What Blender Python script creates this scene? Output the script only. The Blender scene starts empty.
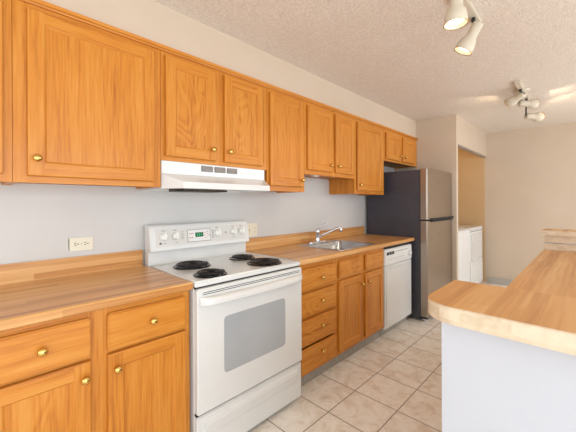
import bpy, bmesh, math, random
from mathutils import Vector, Matrix
random.seed(4)
C = bpy.context.scene.collection
PI = math.pi

# ------------------------------------------------------------------ camera
cam_d = bpy.data.cameras.new('camera'); cam = bpy.data.objects.new('camera', cam_d); C.objects.link(cam)
cam.location = (-0.765, -2.041, 1.298)
cam.rotation_mode = 'XYZ'
YAW = 0.806
cam.matrix_world = (Matrix.Translation(cam.location) @ Matrix.Rotation(-YAW, 4, 'Z') @ Matrix.Rotation(PI / 2, 4, 'X')
                    @ Matrix.Rotation(-0.004, 4, 'Z'))
cam_d.sensor_width = 36.0; cam_d.lens = 311.461 / 576 * 36
cam_d.shift_x = -(292.064 - 288) / 576; cam_d.shift_y = -(216 - 203.165) / 576
cam_d.clip_start = 0.02
bpy.context.scene.camera = cam

# ------------------------------------------------------------------ world, daylight fill, exposure
sc = bpy.context.scene
sc.view_settings.view_transform = 'Standard'; sc.view_settings.look = 'None'
sc.view_settings.gamma = 1.0; sc.view_settings.exposure = 0.1
sc.view_settings.use_curve_mapping = False
w = bpy.data.worlds.new('world'); sc.world = w; w.use_nodes = True
w.node_tree.nodes['Background'].inputs[0].default_value = (0.86, 0.93, 1.0, 1)
w.node_tree.nodes['Background'].inputs[1].default_value = 1.5

def area(name, loc, target, sx, sy, power, col):
    l = bpy.data.lights.new(name, 'AREA'); l.shape = 'RECTANGLE'; l.size = sx; l.size_y = sy
    l.energy = power; l.color = col
    o = bpy.data.objects.new(name, l); C.objects.link(o); o.location = loc
    d = Vector(target) - Vector(loc)
    o.rotation_euler = d.to_track_quat('-Z', 'Y').to_euler()
    return o
# area lights added just inside the unseen window openings as daylight fill
area('daylight_fill_left', (-3.02, -2.2, 1.35), (0, -2.2, 0.9), 3.4, 1.9, 21, (0.80, 0.90, 1.0))
area('daylight_fill_right', (-0.9, -4.15, 1.1), (-0.7, 0, 0.3), 4.0, 1.9, 78, (0.82, 0.91, 1.0))
area('daylight_fill_dining', (3.3, -4.15, 1.1), (3.1, 0, 0.5), 3.0, 1.9, 52, (0.88, 0.93, 1.0))

# ------------------------------------------------------------------ material helpers
def mat(name):
    m = bpy.data.materials.new(name); m.use_nodes = True
    nt = m.node_tree; b = nt.nodes['Principled BSDF']
    return m, nt, b
def setp(b, col=None, rough=None, metal=None, spec=None, coat=None):
    if col is not None: b.inputs['Base Color'].default_value = (*col, 1)
    if rough is not None: b.inputs['Roughness'].default_value = rough
    if metal is not None: b.inputs['Metallic'].default_value = metal
    if spec is not None: b.inputs['Specular IOR Level'].default_value = spec
    if coat is not None: b.inputs['Coat Weight'].default_value = coat; b.inputs['Coat Roughness'].default_value = 0.15
def srgb(r, g, b):
    f = lambda v: (v / 255 / 12.92) if v / 255 <= 0.04045 else ((v / 255 + 0.055) / 1.055) ** 2.4
    return (f(r), f(g), f(b))
def node(nt, t, **k):
    n = nt.nodes.new(t)
    for a, v in k.items(): setattr(n, a, v)
    return n
def noisy(name, c1, c2, scale=8, rough=0.5, bump=0.0, bscale=200, metal=0, detail=3, spec=None, coat=None):
    """plain surface with faint procedural variation and optional bump"""
    m, nt, b = mat(name); L = nt.links
    tc = node(nt, 'ShaderNodeTexCoord'); nz = node(nt, 'ShaderNodeTexNoise'); nz.inputs['Scale'].default_value = scale
    nz.inputs['Detail'].default_value = detail
    L.new(tc.outputs['Object'], nz.inputs['Vector'])
    cr = node(nt, 'ShaderNodeValToRGB'); cr.color_ramp.elements[0].color = (*c1, 1); cr.color_ramp.elements[1].color = (*c2, 1)
    cr.color_ramp.elements[0].position = 0.35; cr.color_ramp.elements[1].position = 0.65
    L.new(nz.outputs['Fac'], cr.inputs['Fac']); L.new(cr.outputs['Color'], b.inputs['Base Color'])
    setp(b, rough=rough, metal=metal, spec=spec, coat=coat)
    if bump:
        n2 = node(nt, 'ShaderNodeTexNoise'); n2.inputs['Scale'].default_value = bscale; n2.inputs['Detail'].default_value = 3
        L.new(tc.outputs['Object'], n2.inputs['Vector'])
        bp = node(nt, 'ShaderNodeBump'); bp.inputs['Strength'].default_value = bump; bp.inputs['Distance'].default_value = 0.01
        L.new(n2.outputs['Fac'], bp.inputs['Height']); L.new(bp.outputs['Normal'], b.inputs['Normal'])
    return m

OAK_D = srgb(166, 92, 26); OAK_M = srgb(202, 127, 42); OAK_L = srgb(213, 147, 64)
def oak(name, axis='Z', cathedral=False, dark=OAK_D, mid=OAK_M, light=OAK_L):
    """oak with open grain running along the axis; the cathedral kind adds the wavy arched figure"""
    m, nt, b = mat(name); L = nt.links
    tc = node(nt, 'ShaderNodeTexCoord'); oi = node(nt, 'ShaderNodeObjectInfo')
    off = node(nt, 'ShaderNodeVectorMath', operation='SCALE'); off.inputs[0].default_value = (9.1, 5.3, 7.7)
    L.new(oi.outputs['Random'], off.inputs['Scale'])
    add = node(nt, 'ShaderNodeVectorMath', operation='ADD')
    L.new(tc.outputs['Object'], add.inputs[0]); L.new(off.outputs[0], add.inputs[1])
    s = {'Z': (1, 1, 0.05), 'X': (0.05, 1, 1)}[axis]
    def mp(k):
        v = node(nt, 'ShaderNodeVectorMath', operation='MULTIPLY'); v.inputs[1].default_value = [a * k for a in s]
        L.new(add.outputs[0], v.inputs[0]); return v.outputs[0]
    fine = node(nt, 'ShaderNodeTexNoise'); fine.inputs['Scale'].default_value = 130; fine.inputs['Detail'].default_value = 4
    L.new(mp(1), fine.inputs['Vector'])
    broad = node(nt, 'ShaderNodeTexNoise'); broad.inputs['Scale'].default_value = 26; broad.inputs['Detail'].default_value = 4
    broad.inputs['Distortion'].default_value = 0.2
    L.new(mp(1), broad.inputs['Vector'])
    last = None
    if cathedral:
        v = node(nt, 'ShaderNodeVectorMath', operation='MULTIPLY')
        v.inputs[1].default_value = (1, 1, 0.22) if axis == 'Z' else (0.22, 1, 1)
        L.new(add.outputs[0], v.inputs[0])
        big = node(nt, 'ShaderNodeTexNoise'); big.inputs['Scale'].default_value = 7; big.inputs['Detail'].default_value = 1.5
        big.inputs['Distortion'].default_value = 0.8
        L.new(v.outputs[0], big.inputs['Vector'])
        mul = node(nt, 'ShaderNodeMath', operation='MULTIPLY'); mul.inputs[1].default_value = 85
        L.new(big.outputs['Fac'], mul.inputs[0])
        sn = node(nt, 'ShaderNodeMath', operation='SINE'); L.new(mul.outputs[0], sn.inputs[0])
        ma = node(nt, 'ShaderNodeMath', operation='MULTIPLY_ADD'); ma.inputs[1].default_value = 0.13; 
        L.new(sn.outputs[0], ma.inputs[0]); L.new(broad.outputs['Fac'], ma.inputs[2]); last = ma.outputs[0]
    else:
        last = broad.outputs['Fac']
    mx = node(nt, 'ShaderNodeMath', operation='MULTIPLY_ADD'); mx.inputs[1].default_value = 0.5
    L.new(fine.outputs['Fac'], mx.inputs[0])
    hf = node(nt, 'ShaderNodeMath', operation='MULTIPLY'); hf.inputs[1].default_value = 0.5
    L.new(last, hf.inputs[0]); L.new(hf.outputs[0], mx.inputs[2])
    cr = node(nt, 'ShaderNodeValToRGB'); e = cr.color_ramp.elements
    e[0].position = 0.26; e[0].color = (*dark, 1); e[1].position = 0.72; e[1].color = (*light, 1)
    k = e.new(0.48); k.color = (*mid, 1)
    L.new(mx.outputs[0], cr.inputs['Fac']); L.new(cr.outputs['Color'], b.inputs['Base Color'])
    setp(b, rough=0.4, coat=0.1, spec=0.35)
    bp = node(nt, 'ShaderNodeBump'); bp.inputs['Strength'].default_value = 0.08; bp.inputs['Distance'].default_value = 0.003
    L.new(fine.outputs['Fac'], bp.inputs['Height']); L.new(bp.outputs['Normal'], b.inputs['Normal'])
    return m

def butcher(name, strip=0.030, cols=None, rough=0.3, edge=False):
    """butcher-block patterned laminate: strips along X, random tone per strip piece, fine grain lines"""
    m, nt, b = mat(name); L = nt.links
    geo = node(nt, 'ShaderNodeNewGeometry')
    sep = node(nt, 'ShaderNodeSeparateXYZ'); L.new(geo.outputs['Position'], sep.inputs[0])
    yz = node(nt, 'ShaderNodeMath', operation='ADD'); L.new(sep.outputs['Y'], yz.inputs[0]); L.new(sep.outputs['Z'], yz.inputs[1])
    r = node(nt, 'ShaderNodeMath', operation='DIVIDE'); r.inputs[1].default_value = strip; L.new(yz.outputs[0], r.inputs[0])
    row = node(nt, 'ShaderNodeMath', operation='FLOOR'); L.new(r.outputs[0], row.inputs[0])
    wn = node(nt, 'ShaderNodeTexWhiteNoise', noise_dimensions='1D'); L.new(row.outputs[0], wn.inputs['W'])
    if edge:
        L.new(sep.outputs['Z'], r.inputs[0])
    xo = node(nt, 'ShaderNodeMath', operation='MULTIPLY_ADD'); xo.inputs[1].default_value = 22 if edge else 1.0
    L.new(sep.outputs['Y' if edge else 'X'], xo.inputs[0])
    w10 = node(nt, 'ShaderNodeMath', operation='MULTIPLY'); w10.inputs[1].default_value = 10; L.new(wn.outputs['Value'], w10.inputs[0])
    L.new(w10.outputs[0], xo.inputs[2])
    seg = node(nt, 'ShaderNodeMath', operation='FLOOR'); L.new(xo.outputs[0], seg.inputs[0])
    cmb = node(nt, 'ShaderNodeCombineXYZ'); L.new(row.outputs[0], cmb.inputs[0]); L.new(seg.outputs[0], cmb.inputs[1])
    w2 = node(nt, 'ShaderNodeTexWhiteNoise', noise_dimensions='2D'); L.new(cmb.outputs[0], w2.inputs['Vector'])
    st = node(nt, 'ShaderNodeVectorMath', operation='MULTIPLY'); st.inputs[1].default_value = (0.04, 1, 1)
    L.new(geo.outputs['Position'], st.inputs[0])
    nz = node(nt, 'ShaderNodeTexNoise'); nz.inputs['Scale'].default_value = 75; nz.inputs['Detail'].default_value = 4
    L.new(st.outputs[0], nz.inputs['Vector'])
    mix = node(nt, 'ShaderNodeMath', operation='MULTIPLY_ADD'); mix.inputs[1].default_value = 0.34
    L.new(w2.outputs['Value'], mix.inputs[0])
    n2 = node(nt, 'ShaderNodeMath', operation='MULTIPLY'); n2.inputs[1].default_value = 0.6; L.new(nz.outputs['Fac'], n2.inputs[0])
    L.new(n2.outputs[0], mix.inputs[2])
    cr = node(nt, 'ShaderNodeValToRGB'); e = cr.color_ramp.elements
    c = cols or (srgb(184, 124, 66), srgb(211, 155, 92), srgb(231, 187, 128))
    e[0].position = 0.22; e[0].color = (*c[0], 1); e[1].position = 0.78; e[1].color = (*c[2], 1)
    k = e.new(0.48); k.color = (*c[1], 1)
    L.new(mix.outputs[0], cr.inputs['Fac']); L.new(cr.outputs['Color'], b.inputs['Base Color'])
    setp(b, rough=rough, spec=0.45)
    return m

def tile_mat():
    m, nt, b = mat('floor_tile'); L = nt.links
    geo = node(nt, 'ShaderNodeNewGeometry'); sep = node(nt, 'ShaderNodeSeparateXYZ'); L.new(geo.outputs['Position'], sep.inputs[0])
    T = 0.3048
    def ax(out, o):
        a = node(nt, 'ShaderNodeMath', operation='ADD'); a.inputs[1].default_value = -o + 30 * T; L.new(out, a.inputs[0])
        d = node(nt, 'ShaderNodeMath', operation='DIVIDE'); d.inputs[1].default_value = T; L.new(a.outputs[0], d.inputs[0])
        f = node(nt, 'ShaderNodeMath', operation='FLOOR'); L.new(d.outputs[0], f.inputs[0])
        fr = node(nt, 'ShaderNodeMath', operation='FRACT'); L.new(d.outputs[0], fr.inputs[0])
        s = node(nt, 'ShaderNodeMath', operation='SUBTRACT'); s.inputs[1].default_value = 0.5; L.new(fr.outputs[0], s.inputs[0])
        ab = node(nt, 'ShaderNodeMath', operation='ABSOLUTE'); L.new(s.outputs[0], ab.inputs[0])
        return f.outputs[0], ab.outputs[0]
    fx, ex = ax(sep.outputs['X'], 0.782); fy, ey = ax(sep.outputs['Y'], -0.860)
    mxx = node(nt, 'ShaderNodeMath', operation='MAXIMUM'); L.new(ex, mxx.inputs[0]); L.new(ey, mxx.inputs[1])
    gr = node(nt, 'ShaderNodeMapRange'); gr.inputs['From Min'].default_value = 0.4875; gr.inputs['From Max'].default_value = 0.492
    L.new(mxx.outputs[0], gr.inputs['Value'])
    cmb = node(nt, 'ShaderNodeCombineXYZ'); L.new(fx, cmb.inputs[0]); L.new(fy, cmb.inputs[1])
    wn = node(nt, 'ShaderNodeTexWhiteNoise', noise_dimensions='2D'); L.new(cmb.outputs[0], wn.inputs['Vector'])
    sc_ = node(nt, 'ShaderNodeVectorMath', operation='SCALE'); sc_.inputs['Scale'].default_value = 3.0; L.new(wn.outputs['Color'], sc_.inputs[0])
    ad = node(nt, 'ShaderNodeVectorMath', operation='ADD'); L.new(geo.outputs['Position'], ad.inputs[0]); L.new(sc_.outputs[0], ad.inputs[1])
    nz = node(nt, 'ShaderNodeTexNoise'); nz.inputs['Scale'].default_value = 9; nz.inputs['Detail'].default_value = 7
    nz.inputs['Roughness'].default_value = 0.62; nz.inputs['Distortion'].default_value = 1.2
    L.new(ad.outputs[0], nz.inputs['Vector'])
    cr = node(nt, 'ShaderNodeValToRGB'); e = cr.color_ramp.elements
    e[0].position = 0.33; e[0].color = (*srgb(222, 206, 188), 1); e[1].position = 0.66; e[1].color = (*srgb(248, 242, 234), 1)
    k = e.new(0.5); k.color = (*srgb(241, 232, 220), 1)
    L.new(nz.outputs['Fac'], cr.inputs['Fac'])
    mx = node(nt, 'ShaderNodeMix', data_type='RGBA'); L.new(gr.outputs['Result'], mx.inputs['Factor'])
    L.new(cr.outputs['Color'], mx.inputs['A']); mx.inputs['B'].default_value = (*srgb(150, 134, 120), 1)
    L.new(mx.outputs['Result'], b.inputs['Base Color'])
    setp(b, rough=0.42)
    bp = node(nt, 'ShaderNodeBump', invert=True); bp.inputs['Strength'].default_value = 0.5; bp.inputs['Distance'].default_value = 0.003
    L.new(gr.outputs['Result'], bp.inputs['Height']); L.new(bp.outputs['Normal'], b.inputs['Normal'])
    return m

def brushed(name, col, rough=0.3, axis=(1, 1, 0.03), scale=160):
    m, nt, b = mat(name); L = nt.links
    tc = node(nt, 'ShaderNodeTexCoord'); v = node(nt, 'ShaderNodeVectorMath', operation='MULTIPLY'); v.inputs[1].default_value = axis
    L.new(tc.outputs['Object'], v.inputs[0])
    nz = node(nt, 'ShaderNodeTexNoise'); nz.inputs['Scale'].default_value = scale; nz.inputs['Detail'].default_value = 3
    L.new(v.outputs[0], nz.inputs['Vector'])
    mr = node(nt, 'ShaderNodeMapRange'); mr.inputs['To Min'].default_value = rough - 0.08; mr.inputs['To Max'].default_value = rough + 0.1
    L.new(nz.outputs['Fac'], mr.inputs['Value']); L.new(mr.outputs['Result'], b.inputs['Roughness'])
    setp(b, col=col, metal=1.0)
    return m
def emis(name, col, strength):
    m, nt, b = mat(name); setp(b, col=col, rough=0.4)
    b.inputs['Emission Color'].default_value = (*col, 1); b.inputs['Emission Strength'].default_value = strength
    return m

M = {}
M['oakV'] = oak('oak_vertical_grain'); M['oakH'] = oak('oak_horizontal_grain', 'X')
M['oakC'] = oak('oak_arched_grain', 'Z', True); M['oakHC'] = oak('oak_horizontal_arched_grain', 'X', True)
M['butcher'] = butcher('butcher_block_laminate')
M['butcher_edge'] = butcher('pale_laminate_edge', 0.0193, (srgb(206, 182, 150), srgb(219, 199, 170), srgb(227, 210, 184)), 0.4, True)
M['tile'] = tile_mat()
M['wall'] = noisy('cream_wall_warm_light', srgb(203, 184, 161), srgb(206, 187, 165), 3, 0.7, 0.05, 300)  # cream, with warm lamp light on the upper walls put into the colour
M['splash_wall'] = noisy('white_wall_paint', srgb(206, 203, 198), srgb(209, 206, 201), 3, 0.7, 0.05, 300)
M['white_wall'] = noisy('peninsula_white_paint', srgb(194, 195, 200), srgb(197, 198, 203), 3, 0.65, 0.04, 300)
M['ceiling'] = noisy('popcorn_ceiling', srgb(216, 203, 188), srgb(236, 224, 210), 110, 0.9, 0.65, 100)
M['enamel'] = noisy('white_enamel', srgb(222, 221, 217), srgb(225, 224, 220), 4, 0.22, coat=0.3)
M['plastic'] = noisy('white_plastic', srgb(226, 225, 220), srgb(229, 228, 223), 5, 0.35)
M['knob'] = noisy('knob_white', srgb(240, 238, 231), srgb(243, 241, 234), 5, 0.3)
M['panel'] = noisy('control_panel_white', srgb(211, 207, 200), srgb(214, 210, 203), 5, 0.35)
M['almond'] = noisy('almond_plastic', srgb(228, 220, 196), srgb(232, 225, 203), 5, 0.4)
M['shade'] = noisy('light_fixture_white', srgb(206, 194, 172), srgb(212, 201, 180), 5, 0.4)
M['black'] = noisy('black_metal', srgb(22, 21, 21), srgb(34, 32, 31), 30, 0.35)
M['dark'] = noisy('dark_recess', srgb(26, 24, 24), srgb(34, 32, 32), 10, 0.7)
M['coil'] = noisy('burner_coil', srgb(26, 24, 24), srgb(46, 42, 40), 60, 0.4, metal=0.4)
M['pan'] = noisy('drip_pan', srgb(40, 38, 37), srgb(60, 57, 55), 20, 0.25, metal=0.7)
M['brass'] = brushed('polished_brass', srgb(222, 184, 104), 0.16)
M['chrome'] = brushed('chrome', srgb(225, 225, 228), 0.12)
M['steel'] = brushed('brushed_steel', srgb(168, 154, 140), 0.30, (0.03, 1, 1))
M['sinksteel'] = brushed('sink_steel', srgb(196, 198, 202), 0.26, (0.05, 1, 1))
M['slate'] = noisy('fridge_side', srgb(64, 62, 70), srgb(70, 68, 76), 6, 0.45, 0.06, 250)
M['grey_glass'] = noisy('oven_window_grey', srgb(168, 170, 172), srgb(176, 178, 179), 3, 0.12)
M['vent'] = noisy('vent_grey', srgb(150, 140, 132), srgb(160, 150, 142), 20, 0.5)
M['kick'] = noisy('grey_toe_kick', srgb(158, 152, 142), srgb(172, 166, 156), 40, 0.6)
M['ink'] = noisy('printed_grey', srgb(120, 116, 112), srgb(128, 124, 120), 20, 0.6)
M['red'] = noisy('printed_red', srgb(190, 90, 74), srgb(196, 98, 80), 20, 0.6)
M['greybtn'] = noisy('display_surround', srgb(214, 208, 204), srgb(220, 214, 210), 20, 0.4)
M['display'] = noisy('green_display_glass', srgb(16, 62, 36), srgb(22, 76, 44), 20, 0.15)
M['digit'] = emis('green_digits', (0.05, 0.55, 0.2), 0.5)
M['bulb'] = emis('bulb_face', (1.0, 0.83, 0.6), 9.0)
M['bulb_dim'] = emis('bulb_face_turned', (1.0, 0.85, 0.66), 2.5)
M['baseboard'] = noisy('grey_baseboard', srgb(176, 170, 160), srgb(182, 176, 166), 6, 0.5)
M['filter'] = noisy('range_hood_filter', srgb(60, 52, 42), srgb(96, 84, 66), 120, 0.5, metal=0.5)
M['closet'] = noisy('closet_tan', srgb(202, 168, 122), srgb(206, 172, 127), 3, 0.7)  # even tan, browner than the room walls
M['board'] = noisy('cabinet_underside', srgb(176, 118, 66), srgb(190, 132, 78), 12, 0.6)
m_, nt_, b_ = mat('window_glass'); setp(b_, (1, 1, 1), 0.02); b_.inputs['Transmission Weight'].default_value = 1.0
M['glass'] = m_

# ------------------------------------------------------------------ mesh helpers
def merge(bm, src, slot=0, mtx=None):
    if mtx is not None: bmesh.ops.transform(src, matrix=mtx, verts=src.verts)
    me = bpy.data.meshes.new('tmp')
    for f in src.faces: f.material_index = slot
    src.to_mesh(me); src.free()
    bm.from_mesh(me); bpy.data.meshes.remove(me)
def box(bm, x0, x1, y0, y1, z0, z1, bev=0.0, slot=0, seg=2, mtx=None):
    t = bmesh.new(); bmesh.ops.create_cube(t, size=1)
    for v in t.verts:
        v.co = Vector(((x0 + x1) / 2 + v.co.x * (x1 - x0), (y0 + y1) / 2 + v.co.y * (y1 - y0), (z0 + z1) / 2 + v.co.z * (z1 - z0)))
    if bev: bmesh.ops.bevel(t, geom=list(t.edges), offset=bev, segments=seg, affect='EDGES', clamp_overlap=True)
    merge(bm, t, slot, mtx)
def prism(bm, pts, z0, z1, bev=0.0, slot=0, mtx=None, seg=2):
    """extrude a 2-D outline (x, y) from z0 to z1"""
    t = bmesh.new()
    a = [t.verts.new((x, y, z0)) for x, y in pts]; b = [t.verts.new((x, y, z1)) for x, y in pts]
    n = len(pts)
    t.faces.new(list(reversed(a))); t.faces.new(b)
    for i in range(n): t.faces.new((a[i], a[(i + 1) % n], b[(i + 1) % n], b[i]))
    bmesh.ops.recalc_face_normals(t, faces=t.faces)
    if bev:
        ed = [e for e in t.edges if abs(e.verts[0].co.z - e.verts[1].co.z) < 1e-6]
        bmesh.ops.bevel(t, geom=ed, offset=bev, segments=seg, affect='EDGES', clamp_overlap=True)
    merge(bm, t, slot, mtx)
def lathe(bm, prof, mtx=None, n=28, slot=0):
    """revolve (r, z) about Z"""
    t = bmesh.new(); rings = []
    for r, z in prof:
        if r < 1e-6: rings.append([t.verts.new((0, 0, z))])
        else: rings.append([t.verts.new((r * math.cos(2 * PI * i / n), r * math.sin(2 * PI * i / n), z)) for i in range(n)])
    for A, B in zip(rings, rings[1:]):
        for i in range(n):
            j = (i + 1) % n
            if len(A) == 1 and len(B) > 1: t.faces.new((A[0], B[j], B[i]))
            elif len(B) == 1 and len(A) > 1: t.faces.new((A[i], A[j], B[0]))
            elif len(A) > 1: t.faces.new((A[i], A[j], B[j], B[i]))
    if len(rings[0]) > 1: t.faces.new(list(reversed(rings[0])))
    if len(rings[-1]) > 1: t.faces.new(rings[-1])
    bmesh.ops.recalc_face_normals(t, faces=t.faces)
    for f in t.faces: f.smooth = True
    merge(bm, t, slot, mtx)
def tube(bm, path, r, n=12, slot=0, closed=False, radii=None):
    t = bmesh.new(); rings = []; P = [Vector(p) for p in path]; prev = None
    for k, p in enumerate(P):
        if closed: d = P[(k + 1) % len(P)] - P[k - 1]
        else: d = P[min(k + 1, len(P) - 1)] - P[max(k - 1, 0)]
        d.normalize()
        up = prev if prev is not None else (Vector((0, 0, 1)) if abs(d.z) < 0.9 else Vector((1, 0, 0)))
        a = (up - d * up.dot(d)).normalized(); b = d.cross(a); prev = a
        rr = radii[k] if radii else r
        rings.append([t.verts.new(p + (a * math.cos(2 * PI * i / n) + b * math.sin(2 * PI * i / n)) * rr) for i in range(n)])
    m = len(rings)
    for k in range(m if closed else m - 1):
        A, B = rings[k], rings[(k + 1) % m]
        for i in range(n): t.faces.new((A[i], A[(i + 1) % n], B[(i + 1) % n], B[i]))
    if not closed: t.faces.new(list(reversed(rings[0]))); t.faces.new(rings[-1])
    bmesh.ops.recalc_face_normals(t, faces=t.faces)
    for f in t.faces: f.smooth = True
    merge(bm, t, slot)
def align(p, d):
    """matrix that puts local +Z along d at p"""
    return Matrix.Translation(Vector(p)) @ Vector(d).normalized().to_track_quat('Z', 'Y').to_matrix().to_4x4()

def obj(name, bm, mats, parent=None, root=None):
    """one mesh object; geometry is given in world coordinates, the origin goes to the root's"""
    if not isinstance(mats, (list, tuple)): mats = [mats]
    me = bpy.data.meshes.new(name)
    o = bpy.data.objects.new(name, me); C.objects.link(o)
    base = Vector((0, 0, 0))
    q = parent
    while q is not None: base += Vector(q.location); q = q.parent
    if parent is None and root is not None: base = Vector(root); o.location = root
    bmesh.ops.translate(bm, verts=bm.verts, vec=-base)
    bm.to_mesh(me); bm.free()
    for m in mats: me.materials.append(m)
    if parent is not None: o.parent = parent
    return o
def thing(name, label, cat, loc, group=None):
    o = bpy.data.objects.new(name, None); C.objects.link(o); o.location = loc
    o.empty_display_size = 0.1
    o['label'] = label; o['category'] = cat
    if group: o['group'] = group
    return o
def tag(o, label, cat, group=None):
    o['label'] = label; o['category'] = cat
    if group: o['group'] = group
    return o
def struct(name, bm, m):
    o = obj(name, bm, m); o['kind'] = 'structure'; return o
def B(*boxes, **k):
    bm = bmesh.new()
    for b in boxes: box(bm, *b, **k)
    return bm

CEIL = 2.413; XF = 5.08; XR = 3.501; YR = -0.819
# ------------------------------------------------------------------ the setting
struct('floor', B((-3.1, XF + 0.1, -4.2, 0.1, -0.1, 0.0)), M['tile'])
struct('ceiling', B((-3.1, XF + 0.1, -4.2, 0.1, CEIL, CEIL + 0.1)), M['ceiling'])
struct('wall_back', B((-3.1, XR, 0.0, 0.1, 0, CEIL)), M['splash_wall'])
struct('wall_soffit', B((-3.0, XR, -0.31, -0.001, 2.176, CEIL)), M['wall'])
# stub wall beside the refrigerator, header over the laundry opening and the laundry closet behind
struct('wall_stub', B((XR, 3.567, YR, 0.1, 0, CEIL)), M['wall'])
struct('wall_header', B((3.567, XF, YR, YR + 0.09, 2.045, CEIL)), M['wall'])
struct('trim_1', B((3.567, XF, YR + 0.01, YR + 0.045, 2.03, 2.045)), M['vent'])
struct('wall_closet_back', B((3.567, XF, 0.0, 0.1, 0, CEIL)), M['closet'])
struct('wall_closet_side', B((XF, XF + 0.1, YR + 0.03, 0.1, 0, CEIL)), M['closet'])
struct('wall_far', B((XF, XF + 0.1, -4.2, YR + 0.03, 0, CEIL)), M['wall'])
struct('baseboard_far', B((XF - 0.014, XF, -4.2, YR - 0.02, 0, 0.095), bev=0.003), M['baseboard'])
# unseen walls behind the camera, windows placed and sized for the fill light
def wall_with_hole(axis, p, t, a0, a1, h0, h1, z0, z1, second=None):
    bm = bmesh.new()
    if second:
        s0, s1 = second
        for (u0, u1, v0, v1) in ((s1, a1, 0, CEIL), (s0, s1, 0, z0), (s0, s1, z1, CEIL)): box(bm, u0, u1, p, p + t, v0, v1)
        a1 = s0
    for (u0, u1, v0, v1) in ((a0, h0, 0, CEIL), (h1, a1, 0, CEIL), (h0, h1, 0, z0), (h0, h1, z1, CEIL)):
        if axis == 'x': box(bm, p, p + t, u0, u1, v0, v1)
        else: box(bm, u0, u1, p, p + t, v0, v1)
    return bm
struct('wall_left', wall_with_hole('x', -3.2, 0.1, -4.2, 0.1, -3.9, -0.5, 0.4, 2.3), M['wall'])
struct('wall_right', wall_with_hole('y', -4.3, 0.1, -3.2, XF + 0.1, -2.9, 1.1, 0.1, 2.1, (1.8, 4.8)), M['wall'])
bm = bmesh.new()
for y in (-3.9, -2.23, -0.54): box(bm, -3.17, -3.12, y, y + 0.04, 0.4, 2.3)
for z in (0.4, 2.26): box(bm, -3.17, -3.12, -3.9, -0.5, z, z + 0.04)
struct('window_1', bm, M['plastic'])
bm = bmesh.new()
for x in (-2.9, -0.92, 1.06): box(bm, x, x + 0.04, -4.28, -4.23, 0.1, 2.1)
for z in (0.1, 2.06): box(bm, -2.9, 1.1, -4.28, -4.23, z, z + 0.04)
struct('window_2', bm, M['plastic'])
bm = bmesh.new()
for x in (1.8, 3.28, 4.76): box(bm, x, x + 0.04, -4.28, -4.23, 0.1, 2.1)
for z in (0.1, 2.06): box(bm, 1.8, 4.8, -4.28, -4.23, z, z + 0.04)
struct('window_3', bm, M['plastic'])

# ------------------------------------------------------------------ cabinet parts
def knob_bm(p, d=(0, -1, 0), s=1.0):
    bm = bmesh.new()
    lathe(bm, [(0.0065 * s, 0), (0.0075 * s, 0.002 * s), (0.0055 * s, 0.009 * s), (0.009 * s, 0.014 * s), (0.0145 * s, 0.019 * s),
               (0.016 * s, 0.024 * s), (0.0135 * s, 0.029 * s), (0.007 * s, 0.0325 * s), (0, 0.0335 * s)], align(p, d), 20)
    return bm
def add_knob(parent, p):
    return obj('knob', knob_bm(p), M['brass'], parent)
def panel_door(parent, x0, x1, z0, z1, yb, knob, panel='oakV', fw=0.056, th=0.020):
    """framed door: vertical stiles, horizontal rails and a recessed flat panel; yb = plane the door closes on"""
    yf = yb - th; bm = bmesh.new()
    def ring(i):
        a, y = i
        return [(x0 + a, y, z0 + a), (x1 - a, y, z0 + a), (x1 - a, y, z1 - a), (x0 + a, y, z1 - a)]
    def rings(seq):
        L_ = [[bm.verts.new(p) for p in ring(q)] for q in seq]
        for A, Q in zip(L_, L_[1:]):
            for k in range(4):
                f = bm.faces.new((A[k], A[(k + 1) % 4], Q[(k + 1) % 4], Q[k])); f.material_index = 1 if k % 2 == 0 else 0
    c = 0.0055
    rings([(0.004, yb), (0, yb), (0, yf + 0.0055), (0.0016, yf + 0.0016), (c, yf)])
    rings([(fw, yf), (fw + 0.0012, yf + 0.0035), (fw + 0.0035, yf + 0.0045), (fw + 0.0095, yf + 0.0098)])
    rings([(fw + 0.012, yb), (0.004, yb)])
    for (a, b, e, f_, m_i) in ((x0 + c, x0 + fw, z0 + c, z1 - c, 0), (x1 - fw, x1 - c, z0 + c, z1 - c, 0),
                               (x0 + fw, x1 - fw, z0 + c, z0 + fw, 1), (x0 + fw, x1 - fw, z1 - fw, z1 - c, 1)):
        f = bm.faces.new([bm.verts.new(p) for p in ((a, yf, e), (b, yf, e), (b, yf, f_), (a, yf, f_))]); f.material_index = m_i
    bmesh.ops.remove_doubles(bm, verts=bm.verts, dist=1e-6)
    bmesh.ops.recalc_face_normals(bm, faces=bm.faces)
    for f in bm.faces:      # front-facing parts look towards the room
        if abs(f.normal.y) > 0.3 and f.normal.y > 0 and f.calc_center_median().y < yb - 0.005: f.normal_flip()
    d = obj('door', bm, [M['oakV'], M['oakH']], parent)
    p = B((x0 + fw - 0.002, x1 - fw + 0.002, yf + 0.009, yb - 0.001, z0 + fw - 0.002, z1 - fw + 0.002))
    obj('panel', p, M[panel], d)
    add_knob(d, (knob[0], yf, knob[1]))
    return d
def slab_drawer(parent, x0, x1, z0, z1, yb, knob, m='oakH', th=0.02):
    d = obj('drawer', B((x0, x1, yb - th, yb, z0, z1), bev=0.0055, seg=3), M[m], parent)
    add_knob(d, (knob[0], yb - th, knob[1])); return d
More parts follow.
